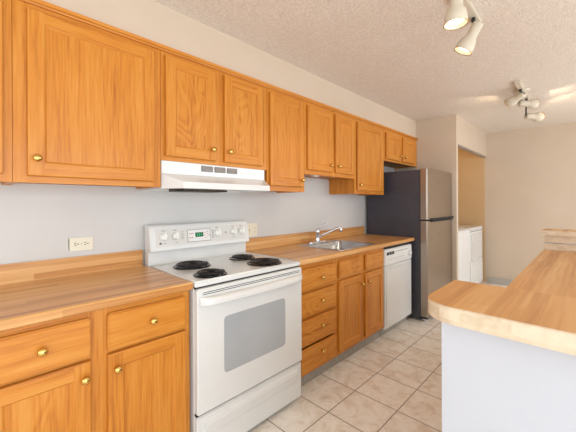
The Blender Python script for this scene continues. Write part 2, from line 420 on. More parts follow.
def carcass(parent, x0, x1, z0, z1, yf, rails, stiles, depth_back=-0.001, top=True):
    """box body with a face frame; stiles = x ranges (vertical grain), rails = z ranges (horizontal grain)"""
    bm = bmesh.new(); t = 0.016
    box(bm, x0, x0 + t, yf + 0.019, depth_back, z0, z1, 0, 0); box(bm, x1 - t, x1, yf + 0.019, depth_back, z0, z1, 0, 0)
    box(bm, x0 + t, x1 - t, yf + 0.019, depth_back, z0 + 0.012, z0 + 0.026, 0, 2)
    if top: box(bm, x0 + t, x1 - t, yf + 0.019, depth_back, z1 - t, z1, 0, 2)
    box(bm, x0 + t, x1 - t, -0.012, depth_back, z0 + 0.026, z1 - t, 0, 2)
    obj('body', bm, [M['oakV'], M['oakH'], M['board']], parent)
    bm = bmesh.new()
    for a, b in stiles: box(bm, a, b, yf, yf + 0.019, z0, z1, 0.001, 0)
    s = sorted(stiles)
    for a, b in rails:
        for (p, q), (r, u) in zip(s, s[1:]): box(bm, q, r, yf + 0.0004, yf + 0.019, a, b, 0, 1)
    obj('face_frame', bm, [M['oakV'], M['oakH']], parent)

# ------------------------------------------------------------------ wall cabinets
YU = -0.32; ZT = 2.150; ZB = 1.390
g = 'oak wall cabinets along the kitchen wall'
def wall_cab(label, x0, x1, z0, doors, mid=None, lst=0.032, rst=0.032, panel='oakV'):
    r = thing('wall_cabinet', label, 'cabinet', (x0, 0, z0), g)
    st = [(x0 + 0.0006, x0 + lst), (x1 - rst, x1 - 0.0006)] + ([mid] if mid else [])
    carcass(r, x0 + 0.0006, x1 - 0.0006, z0, ZT, YU, [(z0, z0 + 0.05), (ZT - 0.05, ZT)], st)
    for i, (a, b, c, d, kn) in enumerate(doors): panel_door(r, a, b, c, d, YU - 0.0025, kn, panel)
    return r
wall_cab('oak wall cabinet cut off by the left edge of the photo', -1.11, -0.636, ZB, [(-1.075, -0.665, 1.422, 2.127, (-0.70, 1.49))])
wall_cab('wide single-door oak wall cabinet with knob at lower left, left of the range hood', -0.636, -0.022, ZB,
         [(-0.590, -0.060, 1.418, 2.127, (-0.560, 1.493))], rst=0.045, lst=0.05)
wall_cab('short two-door oak wall cabinet with bold arched grain above the white range hood', -0.022, 0.763, 1.541,
         [(0.0, 0.320, 1.565, 2.127, (0.291, 1.632)), (0.386, 0.712, 1.565, 2.127, (0.417, 1.632))], (0.31, 0.396), panel='oakC')
wall_cab('tall single-door oak wall cabinet just right of the range hood', 0.763, 1.177, ZB,
         [(0.782, 1.140, 1.430, 2.122, (1.119, 1.484))])
wall_cab('short two-door oak wall cabinet over the sink', 1.177, 1.941, 1.541,
         [(1.207, 1.545, 1.578, 2.122, (1.508, 1.638)), (1.598, 1.912, 1.578, 2.122, (1.632, 1.638))], (1.535, 1.608))
wall_cab('tall single-door oak wall cabinet beside the refrigerator', 1.941, 2.556, ZB,
         [(1.975, 2.505, 1.424, 2.122, (2.0, 1.480))], rst=0.055)
wall_cab('small two-door oak wall cabinet above the refrigerator', 2.556, XR - 0.004, 1.786,
         [(2.590, 2.968, 1.812, 2.118, (2.93, 1.866)), (3.036, 3.372, 1.812, 2.118, (3.07, 1.866))], (2.958, 3.046), rst=0.13)
# oak moulding along the cabinet tops
bm = bmesh.new()
t = bmesh.new()
prof = [(-0.309, 2.150), (-0.330, 2.150), (-0.333, 2.156), (-0.341, 2.160), (-0.343, 2.174), (-0.309, 2.174)]
A_ = [t.verts.new((-1.3, y, z)) for y, z in prof]; B_ = [t.verts.new((XR - 0.001, y, z)) for y, z in prof]
for i in range(len(prof)): t.faces.new((A_[i], A_[(i + 1) % 6], B_[(i + 1) % 6], B_[i]))
t.faces.new(A_); t.faces.new(list(reversed(B_))); bmesh.ops.recalc_face_normals(t, faces=t.faces)
merge(bm, t); struct('trim_2', bm, M['oakH'])

# small white fixture tucked under the short cabinet over the sink
r = thing('under_cabinet_light', 'small white light fixture under the short cabinet over the sink', 'light', (1.36, -0.2, 1.552))
obj('housing', B((1.34, 1.41, -0.295, -0.245, 1.536, 1.5525), bev=0.004), M['plastic'], r)
obj('lens', B((1.347, 1.403, -0.289, -0.251, 1.532, 1.537), bev=0.002), M['greybtn'], r)

# ------------------------------------------------------------------ range hood
r = thing('range_hood', 'white under-cabinet range hood above the stove', 'range hood', (0.37, 0, 1.39))
X0, X1 = -0.019, 0.761
def side_prof(pts, x0, x1, bm, slot=0, bev=0.0):
    mt = Matrix(((0, 0, 1, 0), (1, 0, 0, 0), (0, 1, 0, 0), (0, 0, 0, 1)))
    prism(bm, pts, x0, x1, bev, slot, mt)
bm = bmesh.new()
box(bm, X0, 0.736, -0.3225, -0.001, 1.467, 1.5395, 0.002)
lp = [([(X0, -0.002), (X0, -0.316), (X0 + 0.001, -0.3225), (0.735, -0.3225), (0.742, -0.316), (0.742, -0.002)], 1.4675),
      ([(X0, -0.002), (X0, -0.322), (0.048, -0.442), (0.678, -0.442), (0.759, -0.330), (0.759, -0.002)], 1.418),
      ([(X0, -0.002), (X0, -0.322), (0.048, -0.445), (0.678, -0.445), (0.759, -0.332), (0.759, -0.002)], 1.383),
      ([(X0 + 0.012, -0.012), (X0 + 0.012, -0.318), (0.054, -0.433), (0.672, -0.433), (0.747, -0.324), (0.747, -0.012)], 1.381),
      ([(X0 + 0.013, -0.013), (X0 + 0.013, -0.317), (0.055, -0.432), (0.671, -0.432), (0.746, -0.323), (0.746, -0.013)], 1.396)]
rg = [[bm.verts.new((x, y, z)) for x, y in q] for q, z in lp]
for A, Q in zip(rg, rg[1:]):
    for k in range(6): bm.faces.new((A[k], A[(k + 1) % 6], Q[(k + 1) % 6], Q[k]))
bm.faces.new(rg[0]); bm.faces.new(rg[-1])
bmesh.ops.recalc_face_normals(bm, faces=bm.faces)
obj('canopy', bm, M['enamel'], r)
bm = bmesh.new()
for k in range(3):
    a = 0.225 + k * 0.093
    box(bm, a, a + 0.080, -0.3275, -0.321, 1.494, 1.529, 0.001, 1)
    for j in range(6): box(bm, a + 0.003, a + 0.077, -0.3295, -0.3265, 1.4965 + j * 0.0055, 1.4993 + j * 0.0055, 0, 0)
obj('vent_grille', bm, [M['vent'], M['ink']], r)
for k in range(3): obj('switch', B((0.53 + k * 0.055, 0.555 + k * 0.055, -0.326, -0.321, 1.497, 1.508), bev=0.002), M['plastic'], r)
fl = obj('filter', B((0.10, 0.40, -0.34, -0.15, 1.372, 1.3965), bev=0.003), M['filter'], r)
bm = bmesh.new(); tube(bm, [(0.10, -0.335, 1.376), (0.40, -0.335, 1.376), (0.40, -0.16, 1.376), (0.10, -0.16, 1.376)], 0.005, 8, closed=True)
obj('filter_rim', bm, M['black'], fl)

# ------------------------------------------------------------------ base cabinets
YB = -0.610; ZBT = 0.877
gb = 'oak base cabinets along the kitchen wall'
def base_frame(r, x0, x1, stiles, rails, z0=0.105, top=True):
    carcass(r, x0 + 0.0006, x1 - 0.0006, z0, ZBT, YB, rails, stiles, top=top)
    obj('toe_kick', B((x0 + 0.001, x1 - 0.001, -0.560, -0.545, 0.0, z0 + 0.012)), M['kick'], r)
r = thing('base_cabinet', 'light oak base cabinet with two drawers over two doors, left of the stove', 'cabinet', (-0.77, 0, 0), gb)
base_frame(r, -0.775, -0.008, [(-0.7744, -0.735), (-0.44, -0.366), (-0.045, -0.0086)], [(0.105, 0.14), (0.675, 0.71), (0.84, ZBT)])
slab_drawer(r, -0.745, -0.432, 0.700, 0.852, YB - 0.0025, (-0.584, 0.779))
slab_drawer(r, -0.373, -0.036, 0.700, 0.852, YB - 0.0025, (-0.198, 0.781))
panel_door(r, -0.745, -0.432, 0.128, 0.686, YB - 0.0025, (-0.455, 0.626), 'oakC')
panel_door(r, -0.373, -0.036, 0.128, 0.686, YB - 0.0025, (-0.342, 0.624))
r = thing('drawer_base_cabinet', 'oak base cabinet with a stack of four drawers right of the stove', 'cabinet', (0.768, 0, 0), gb)
base_frame(r, 0.768, 1.212, [(0.7686, 0.79), (1.175, 1.2114)], [(0.105, 0.14), (0.30, 0.32), (0.485, 0.52), (0.67, 0.71), (0.84, ZBT)])
for (a, b, k) in ((0.697, 0.842, 0.763), (0.513, 0.672, 0.597), (0.313, 0.493, 0.420), (0.134, 0.297, 0.236)):
    slab_drawer(r, 0.782, 1.190, a, b, YB - 0.0025, (1.003, k), 'oakHC')
r = thing('sink_base_cabinet', 'oak base cabinet with two false drawer fronts and two doors under the sink', 'cabinet', (1.212, 0, 0), gb)
base_frame(r, 1.212, 1.984, [(1.2126, 1.25), (1.555, 1.64), (1.93, 1.9834)], [(0.105, 0.14), (0.68, 0.72), (0.84, ZBT)], top=False)
for a, b in ((1.237, 1.568), (1.630, 1.940)):
    obj('false_drawer_front', B((a, b, YB - 0.0225, YB - 0.0025, 0.711, 0.845), bev=0.0055, seg=3), M['oakHC'], r)
panel_door(r, 1.237, 1.570, 0.134, 0.688, YB - 0.0025, (1.547, 0.613), fw=0.05)
panel_door(r, 1.628, 1.936, 0.134, 0.688, YB - 0.0025, (1.660, 0.611), fw=0.05)

# ------------------------------------------------------------------ countertops
def counter_prof(zt=0.915, yf=-0.640):
    return [(-0.019, ZBT + 0.001), (yf + 0.006, ZBT + 0.001), (yf, ZBT + 0.006), (yf, zt - 0.009), (yf + 0.003, zt - 0.003), (yf + 0.009, zt), (-0.019, zt)]
r = thing('countertop', 'butcher-block laminate countertop left of the stove', 'countertop', (-0.4, 0, ZBT), 'laminate kitchen countertops')
bm = bmesh.new(); side_prof(counter_prof(), -0.80, -0.005, bm); obj('worktop', bm, M['butcher'], r)
obj('backsplash', B((-0.80, -0.005, -0.0185, -0.0005, 0.878, 1.010), bev=0.003), M['butcher'], r)
# right counter with a cut-out for the sink
r = thing('countertop', 'butcher-block laminate countertop holding the sink, between stove and refrigerator', 'countertop', (1.7, 0, ZBT), 'laminate kitchen countertops')
SX0, SX1, SY0, SY1 = 1.292, 1.850, -0.606, -0.108
XC = 2.637
bm = bmesh.new()
side_prof(counter_prof(), 0.767, SX0 + 0.015, bm); side_prof(counter_prof(), SX1 - 0.015, XC, bm)
pf = [(SY0 + 0.02, ZBT + 0.001)] + counter_prof()[1:6] + [(SY0 + 0.02, 0.915)]
side_prof(pf, SX0 + 0.015, SX1 - 0.015, bm)
box(bm, SX0 + 0.015, SX1 - 0.015, -0.17, -0.019, ZBT + 0.001, 0.915)
obj('worktop', bm, M['butcher'], r)
obj('backsplash', B((0.767, XC, -0.0185, -0.0005, 0.878, 1.010), bev=0.003), M['butcher'], r)

# ------------------------------------------------------------------ sink and faucet
def rrect(x0, x1, y0, y1, rad, n=6):
    pts = []
    for cx, cy, a in ((x1 - rad, y1 - rad, 0), (x0 + rad, y1 - rad, 90), (x0 + rad, y0 + rad, 180), (x1 - rad, y0 + rad, 270)):
        for k in range(n + 1):
            t = math.radians(a + 90 * k / n); pts.append((cx + rad * math.cos(t), cy + rad * math.sin(t)))
    return pts
r = thing('kitchen_sink', 'single-bowl stainless steel sink set into the countertop', 'sink', (1.571, -0.37, 0.915))
bm = bmesh.new()
loops = [(rrect(SX0, SX1, SY0, SY1, 0.03), 0.9155), (rrect(SX0 + 0.004, SX1 - 0.004, SY0 + 0.004, SY1 - 0.004, 0.03), 0.9205),
         (rrect(SX0 + 0.030, SX1 - 0.030, SY0 + 0.026, SY1 - 0.092, 0.05), 0.9195), (rrect(SX0 + 0.034, SX1 - 0.034, SY0 + 0.030, SY1 - 0.096, 0.05), 0.914),
         (rrect(SX0 + 0.040, SX1 - 0.040, SY0 + 0.036, SY1 - 0.101, 0.05), 0.775), (rrect(SX0 + 0.06, SX1 - 0.06, SY0 + 0.056, SY1 - 0.12, 0.045), 0.755),
         (rrect(1.57 - 0.045, 1.57 + 0.045, -0.43, -0.34, 0.0449), 0.750)]
rings = [[bm.verts.new((x, y, z)) for x, y in L_] for L_, z in loops]
for A, Bq in zip(rings, rings[1:]):
    n = len(A)
    for i in range(n):
        f = bm.faces.new((A[i], A[(i + 1) % n], Bq[(i + 1) % n], Bq[i])); f.smooth = True
bm.faces.new(rings[-1])
bmesh.ops.recalc_face_normals(bm, faces=bm.faces)
for f in bm.faces: pass
basin = obj('basin', bm, M['sinksteel'], r)
sol = basin.modifiers.new('thick', 'SOLIDIFY'); sol.thickness = 0.0012; sol.offset = 0
bm = bmesh.new(); lathe(bm, [(0.042, 0.0), (0.042, 0.003), (0.03, 0.003), (0.024, 0.0012), (0, 0.0012)], Matrix.Translation((1.57, -0.385, 0.7515)))
obj('drain', bm, M['chrome'], r)

r = thing('faucet', 'single-lever chrome faucet with a straight angled spout behind the sink', 'faucet', (1.571, -0.175, 0.921))
fx, fy, fz = 1.553, -0.150, 0.921
bm = bmesh.new(); prism(bm, rrect(fx - 0.12, fx + 0.12, fy - 0.026, fy + 0.026, 0.0255), fz - 0.0005, fz + 0.012, 0.004)
obj('deck_plate', bm, M['chrome'], r)
bm = bmesh.new(); lathe(bm, [(0.026, 0.012), (0.024, 0.02), (0.021, 0.03), (0.021, 0.085), (0.024, 0.09), (0.024, 0.115), (0.019, 0.125), (0.0, 0.13)], Matrix.Translation((fx, fy, fz)))
obj('faucet_body', bm, M['chrome'], r)
bm = bmesh.new()
tube(bm, [(fx + 0.012, fy - 0.012, fz + 0.055), (fx + 0.05, fy - 0.06, fz + 0.085), (fx + 0.12, fy - 0.145, fz + 0.135), (fx + 0.135, fy - 0.163, fz + 0.142), (fx + 0.143, fy - 0.172, fz + 0.128)], 0.011, 12)
lathe(bm, [(0.0135, 0), (0.0135, 0.03), (0.011, 0.032)], Matrix.Translation((fx + 0.143, fy - 0.172, fz + 0.102)))
obj('spout', bm, M['chrome'], r)
bm = bmesh.new()
tube(bm, [(fx, fy, fz + 0.122), (fx + 0.012, fy - 0.022, fz + 0.150), (fx + 0.03, fy - 0.050, fz + 0.172), (fx + 0.05, fy - 0.078, fz + 0.182)], 0.006, 10, radii=[0.012, 0.008, 0.006, 0.008])
obj('lever', bm, M['chrome'], r)

# ------------------------------------------------------------------ electric range
r = thing('electric_range', 'white freestanding electric range with four coil burners', 'stove', (0.381, 0, 0))
W0, W1 = 0.001, 0.761
bm = bmesh.new()
box(bm, W0 + 0.002, W1 - 0.002, -0.632, -0.02, 0.022, 0.885, 0.004)
for a, b in ((0.04, -0.58), (0.72, -0.58), (0.04, -0.08), (0.72, -0.08)): box(bm, a - 0.02, a + 0.02, b - 0.02, b + 0.02, 0.0, 0.024)
obj('body', bm, M['enamel'], r)
# cooktop with raised rim
bm = bmesh.new()
box(bm, W0 - 0.001, W1 + 0.001, -0.652, -0.075, 0.886, 0.912, 0.006, 0, 3)
tube(bm, [(W0 + 0.008, -0.643, 0.911), (W1 - 0.008, -0.643, 0.911), (W1 - 0.008, -0.088, 0.911), (W0 + 0.008, -0.088, 0.911)], 0.0055, 10, closed=True)
ct = obj('cooktop', bm, M['enamel'], r)
for (cx, cy, rad) in ((0.192, -0.266, 0.098), (0.148, -0.548, 0.076), (0.566, -0.276, 0.076), (0.560, -0.520, 0.098)):
    bm = bmesh.new()
    lathe(bm, [(rad + 0.014, 0.9125), (rad + 0.013, 0.9165), (rad + 0.006, 0.917), (rad - 0.006, 0.9135), (rad * 0.5, 0.9125), (0, 0.9125)], Matrix.Translation((cx, cy, 0)), 40)
    pn = obj('drip_pan', bm, M['pan'], ct)
    bm = bmesh.new(); pts = []; turns = 5 if rad > 0.09 else 4
    for k in range(turns * 36 + 1):
        t = k / 36.0; rr = 0.020 + (rad - 0.022) * t / turns; a = t * 2 * PI
        pts.append((cx + rr * math.cos(a), cy + rr * math.sin(a), 0.9275))
    pts.append((pts[-1][0], pts[-1][1] + 0.006, 0.917))
    tube(bm, pts, 0.0052, 8)
    for k in range(3):
        a = k * 2 * PI / 3 + 0.4
        tube(bm, [(cx, cy, 0.920), (cx + math.cos(a) * rad * 0.95, cy + math.sin(a) * rad * 0.95, 0.920)], 0.0035, 6)
    obj('coil', bm, M['coil'], pn)
# backguard
bm = bmesh.new()
side_prof([(-0.02, 0.885), (-0.070, 0.885), (-0.070, 1.010), (-0.02, 1.010)], W0 + 0.004, W1 - 0.004, bm)
side_prof([(-0.02, 1.000), (-0.112, 1.000), (-0.116, 1.006), (-0.113, 1.020), (-0.088, 1.150), (-0.080, 1.160), (-0.060, 1.163), (-0.02, 1.163)], W0 + 0.002, W1 - 0.002, bm, bev=0.003)
bg = obj('backguard', bm, M['enamel'], r)
n_ = Vector((0, -0.130, -0.025)).normalized(); n_ = Vector((0, -0.982, 0.189))
def onp(x, z, out=0.0):      # a point on the tilted control face
    y = -0.113 + (z - 1.020) * (0.025 / 0.130)
    return Vector((x, y, z)) + n_ * out
def plate(bm, x0, x1, z0, z1, th, slot=0, bev=0.0, lift=0.0):
    t = bmesh.new(); v = []
    for o in (lift, lift + th):
        for x, z in ((x0, z0), (x1, z0), (x1, z1), (x0, z1)): v.append(t.verts.new(onp(x, z, o)))
    for f in ((3, 2, 1, 0), (4, 5, 6, 7), (0, 1, 5, 4), (1, 2, 6, 5), (2, 3, 7, 6), (3, 0, 4, 7)): t.faces.new([v[i] for i in f])
    bmesh.ops.recalc_face_normals(t, faces=t.faces)
    if bev: bmesh.ops.bevel(t, geom=list(t.edges), offset=bev, segments=2, affect='EDGES')
    merge(bm, t, slot)
bm = bmesh.new(); plate(bm, 0.040, 0.722, 1.028, 1.140, 0.0020, 0, 0.0008, -0.0005)
obj('control_panel', bm, M['panel'], bg)
bm = bmesh.new(); plate(bm, 0.248, 0.420, 1.040, 1.122, 0.0012, 0, 0.0003, 0.0014)
plate(bm, 0.251, 0.417, 1.043, 1.119, 0.0006, 1, 0, 0.0024)
ds = obj('display_surround', bm, [M['ink'], M['plastic']], bg)
bm = bmesh.new(); plate(bm, 0.305, 0.365, 1.070, 1.100, 0.0012, 0, 0.0002, 0.0028)
dd = obj('display', bm, M['display'], ds)
bm = bmesh.new()
for k, x in enumerate((0.314, 0.328, 0.345)):
    segs = [(x, x + 0.008, 1.076, 1.078), (x, x + 0.008, 1.084, 1.086), (x, x + 0.008, 1.092, 1.094), (x + 0.007, x + 0.009, 1.076, 1.094)]
    for s in segs: plate(bm, *s, 0.0004, 0, 0, 0.0042)
obj('digits', bm, M['digit'], dd)
btn = [(0.260, 1.092, 0.008), (0.272, 1.092, 0.008), (0.284, 1.092, 0.008), (0.260, 1.066, 0.010), (0.276, 1.066, 0.010)]
btn += [(x, z, 0.007) for x, z in ((0.375, 1.095), (0.375, 1.075), (0.375, 1.058), (0.395, 1.100), (0.395, 1.085), (0.395, 1.066), (0.407, 1.075))]
for x, z, w_ in btn:
    bm = bmesh.new(); plate(bm, x, x + w_, z, z + 0.006, 0.0005, 0, 0, 0.0032); obj('touch_button', bm, M['red'], ds)
mk = [(x - 0.010, x + 0.010, 1.124, 1.128, 'ink') for x in (0.088, 0.165, 0.478, 0.614, 0.688)]
mk += [(x - 0.004, x + 0.012, 1.046, 1.049, 'ink') for x in (0.088, 0.165, 0.614)]
mk += [(0.208 + 0.004 * (k % 2), 0.220, 1.068 + k * 0.014, 1.073 + k * 0.014, 'ink') for k in range(4)]
mk += [(0.434, 0.446, 1.055 + k * 0.012, 1.060 + k * 0.012, 'ink') for k in range(5)]
mk += [(0.546, 0.552, 1.080, 1.092, 'black')]
for a, b, c_, d_, m_n in mk:
    bm = bmesh.new(); plate(bm, a, b, c_, d_, 0.0005, 0, 0, 0.0016); obj('printed_mark', bm, M[m_n], bg)
bm = bmesh.new(); lathe(bm, [(0.0075, 0), (0.0075, 0.0012), (0, 0.0014)], align(onp(0.066, 1.048, 0.0015), n_)); obj('logo_badge', bm, M['ink'], bg)
for x in (0.088, 0.165, 0.478, 0.614, 0.688):
    s = 1.3 if x == 0.478 else 1.15
    p = onp(x, 1.087, 0.0012)
    bm = bmesh.new(); mt = align(p, n_)
    lathe(bm, [(0.0215 * s, 0), (0.0215 * s, 0.007), (0.018 * s, 0.012), (0.017 * s, 0.020), (0.015 * s, 0.023), (0, 0.0235)], mt, 28)
    box(bm, -0.0065, 0.0065, -0.0195 * s, 0.0195 * s, 0.018, 0.036, 0.003, mtx=mt @ Matrix.Rotation(0.0, 4, 'Z'))
    kb = obj('knob', bm, M['knob'], bg)
# oven door
bm = bmesh.new()
box(bm, W0 + 0.003, W1 - 0.003, -0.668, -0.634, 0.262, 0.878, 0.007, 0, 3)
od = obj('oven_door', bm, M['enamel'], r)
def rr_plate(bm, x0, x1, z0, z1, rad, y0, y1, slot=0, bev=0.0):
    mt = Matrix(((1, 0, 0, 0), (0, 0, 1, 0), (0, 1, 0, 0), (0, 0, 0, 1)))
    prism(bm, rrect(x0, x1, z0, z1, rad), min(y0, y1), max(y0, y1), bev, slot, mt)
bm = bmesh.new(); rr_plate(bm, 0.154, 0.600, 0.417, 0.712, 0.022, -0.6695, -0.6665, 0, 0.001)
obj('oven_window', bm, M['grey_glass'], od)
# full-width handle: a shallow bar bowed outwards, with ends running into the door
bm = bmesh.new(); n = 24; t = bmesh.new(); rings = []
for k in range(n + 1):
    u = k / n; x = W0 + 0.012 + (W1 - W0 - 0.024) * u
    e = min(u, 1 - u) * 2; bow = 0.010 + 0.038 * (1 - (1 - min(1, e * 3.2)) ** 2.2) ** 0.5 * 1.0
    zc = 0.818 - 0.006 * (1 - (2 * u - 1) ** 2)
    pr = [(-0.664, zc + 0.020), (-0.668 - bow * 0.75, zc + 0.022), (-0.668 - bow, zc + 0.012), (-0.668 - bow, zc - 0.012), (-0.668 - bow * 0.8, zc - 0.020), (-0.668 - bow * 0.35, zc - 0.020), (-0.664, zc - 0.006)]
    rings.append([t.verts.new((x, y, z)) for y, z in pr])
for A, Bq in zip(rings, rings[1:]):
    for i in range(7): t.faces.new((A[i], A[(i + 1) % 7], Bq[(i + 1) % 7], Bq[i]))
t.faces.new(rings[0]); t.faces.new(list(reversed(rings[-1]))); bmesh.ops.recalc_face_normals(t, faces=t.faces)
for f in t.faces: f.smooth = True
merge(bm, t)
hd = obj('handle', bm, M['enamel'], od)
bv = hd.modifiers.new('soft', 'BEVEL'); bv.width = 0.004; bv.segments = 2; bv.limit_method = 'ANGLE'; bv.angle_limit = 0.6
bm = bmesh.new()
for k in range(2): box(bm, 0.032, 0.730, -0.6692, -0.6675, 0.8575 - k * 0.009, 0.8605 - k * 0.009)
obj('vent_slot', bm, M['dark'], od)
obj('gap', B((W0 + 0.006, W1 - 0.006, -0.640, -0.60, 0.874, 0.889)), M['dark'], r)
# storage drawer with moulded front
bm = bmesh.new()
box(bm, W0 + 0.003, W1 - 0.003, -0.660, -0.634, 0.026, 0.252, 0.006, 0, 3)
t = bmesh.new(); pr = [(-0.658, 0.226), (-0.668, 0.216), (-0.671, 0.196), (-0.664, 0.150), (-0.658, 0.128)]
A_ = [t.verts.new((0.045, y, z)) for y, z in pr]; B_ = [t.verts.new((0.715, y, z)) for y, z in pr]
for i in range(4): t.faces.new((A_[i], A_[i + 1], B_[i + 1], B_[i]))
t.faces.new(A_); t.faces.new(list(reversed(B_))); bmesh.ops.recalc_face_normals(t, faces=t.faces)
merge(bm, t)
obj('storage_drawer', bm, M['enamel'], r)
obj('drawer_gap', B((W0 + 0.006, W1 - 0.006, -0.650, -0.60, 0.250, 0.264)), M['dark'], r)

# ------------------------------------------------------------------ dishwasher
r = thing('dishwasher', 'white built-in dishwasher between the sink cabinet and the refrigerator', 'dishwasher', (2.3, 0, 0))
D0, D1 = 1.990, 2.606
obj('body', B((D0, D1, -0.59, -0.03, 0.10, 0.868), bev=0.002), M['dark'], r)
dp = obj('control_panel', B((D0 + 0.002, D1 - 0.002, -0.622, -0.588, 0.690, 0.846), bev=0.006, seg=3), M['plastic'], r)
bm = bmesh.new()
for k in range(3): box(bm, 2.028 + k * 0.055, 2.073 + k * 0.055, -0.6232, -0.6212, 0.788, 0.818)
obj('vent', bm, M['dark'], dp)
obj('printed_mark', B((2.21, 2.49, -0.6228, -0.6212, 0.806, 0.811)), M['ink'], dp)
for k in range(7): obj('printed_mark', B((2.05 + k * 0.055, 2.075 + k * 0.055, -0.6226, -0.6212, 0.742, 0.746)), M['ink'], dp)
bm = bmesh.new(); lathe(bm, [(0.027, 0), (0.027, 0.008), (0.022, 0.022), (0, 0.024)], align((2.535, -0.621, 0.758), (0, -1, 0)))
box(bm, 2.530, 2.540, -0.652, -0.640, 0.738, 0.778, 0.002)
obj('knob', bm, M['enamel'], dp)
bm = bmesh.new()
box(bm, D0 + 0.002, D1 - 0.002, -0.618, -0.588, 0.080, 0.686, 0.005, 0, 3)
box(bm, D0 + 0.03, D1 - 0.03, -0.622, -0.616, 0.11, 0.655, 0.0035, 0, 3)
obj('door', bm, M['enamel'], r)
obj('toe_panel', B((D0 + 0.002, D1 - 0.002, -0.562, -0.54, 0.0, 0.10), bev=0.002), M['kick'], r)

# ------------------------------------------------------------------ refrigerator
r = thing('refrigerator', 'top-freezer refrigerator with slate grey side and stainless doors', 'refrigerator', (3.07, 0, 0))
F0, F1 = 2.668, 3.482
obj('body', B((F0 + 0.002, F1 - 0.002, -0.69, -0.04, 0.03, 1.660), bev=0.006), M['slate'], r)
def fdoor(z0, z1, nm):
    bm = bmesh.new()
    pts = [(F0, -0.695), (F0, -0.755), (F0 + 0.006, -0.770)]
    for k in range(1, 12):
        u = k / 12; pts.append((F0 + 0.006 + (F1 - F0 - 0.012) * u, -0.770 - 0.014 * (1 - (2 * u - 1) ** 2)))
    pts += [(F1 - 0.006, -0.770), (F1, -0.755), (F1, -0.695)]
    prism(bm, pts, z0, z1, 0.003)
    return obj(nm, bm, M['steel'], r)
fz_ = fdoor(1.113, 1.668, 'freezer_door'); fd = fdoor(0.055, 1.098, 'refrigerator_door')
obj('door_gasket', B((F0 + 0.008, F1 - 0.008, -0.697, -0.688, 0.06, 1.664)), M['dark'], r)
bm = bmesh.new()
prism(bm, [(F0 + 0.06, -0.766), (F0 + 0.09, -0.796), (F1 - 0.2, -0.806), (F1 - 0.02, -0.798), (F1 - 0.02, -0.766)], 1.106, 1.126, 0.003)
obj('handle', bm, M['dark'], fz_)
obj('handle', B((F0 + 0.08, F1 - 0.02, -0.788, -0.765, 1.084, 1.100), bev=0.003), M['dark'], fd)
obj('base_grille', B((F0 + 0.02, F1 - 0.02, -0.70, -0.66, 0.012, 0.052), bev=0.002), M['dark'], r)
for x in (F0 + 0.05, F1 - 0.05):
    bm = bmesh.new(); box(bm, x - 0.035, x + 0.03, -0.755, -0.70, 0.012, 0.026, 0.003); lathe(bm, [(0.016, 0.0), (0.016, 0.014)], Matrix.Translation((x - 0.02, -0.73, 0)))
    obj('foot', bm, M['chrome'], r)
for x in (F0 + 0.1, F1 - 0.1):
    bm = bmesh.new(); lathe(bm, [(0.02, 0), (0.02, 0.032)], Matrix.Translation((x, -0.12, 0))); obj('roller', bm, M['dark'], r)

# ------------------------------------------------------------------ laundry closet machines
def machine(name, label, x0, x1, dryer):
    r = thing(name, label, name.replace('_', ' '), ((x0 + x1) / 2, 0, 0))
    bm = bmesh.new(); box(bm, x0, x1, -0.775, -0.09, 0.03, 0.905, 0.008, 0, 3)
    for a, b in ((x0 + 0.05, -0.72), (x1 - 0.05, -0.72), (x0 + 0.05, -0.14), (x1 - 0.05, -0.14)): lathe(bm, [(0.02, 0), (0.02, 0.032)], Matrix.Translation((a, b, 0)))
    obj('cabinet', bm, M['plastic'], r)
    obj('top_panel', B((x0 - 0.001, x1 + 0.001, -0.782, -0.085, 0.905, 0.925), bev=0.006, seg=3), M['enamel'], r)
    bm = bmesh.new()
    mt = Matrix(((0, 0, 1, 0), (1, 0, 0, 0), (0, 1, 0, 0), (0, 0, 0, 1)))
    prism(bm, [(-0.09, 0.925), (-0.24, 0.925), (-0.20, 1.055), (-0.09, 1.06)], x0 + 0.002, x1 - 0.002, 0.004, 0, mt)
    cs = obj('console', bm, M['plastic'], r)
    bm = bmesh.new(); lathe(bm, [(0.03, 0), (0.027, 0.02), (0, 0.022)], align(((x0 + x1) / 2 + 0.15, -0.222, 0.985), (0, -0.95, 0.3))); obj('knob', bm, M['greybtn'], cs)
    if dryer:
        d = obj('door', B((x0 + 0.07, x1 - 0.07, -0.790, -0.773, 0.42, 0.83), bev=0.006, seg=3), M['enamel'], r)
        obj('handle', B((x0 + 0.09, x0 + 0.13, -0.796, -0.788, 0.55, 0.70), bev=0.003), M['greybtn'], d)
        obj('toe_panel', B((x0 + 0.01, x1 - 0.01, -0.780, -0.773, 0.05, 0.36), bev=0.003), M['plastic'], r)
        obj('seam', B((x0 + 0.02, x1 - 0.02, -0.7768, -0.774, 0.862, 0.872)), M['ink'], r)
    else:
        obj('lid', B((x0 + 0.06, x1 - 0.06, -0.72, -0.28, 0.924, 0.934), bev=0.003), M['enamel'], r)
    return r
machine('washing_machine', 'white washing machine in the laundry closet, next to the refrigerator side', 3.585, 4.258, False)
machine('clothes_dryer', 'white clothes dryer with front door in the laundry closet, next to the far wall', 4.274, 4.985, True)

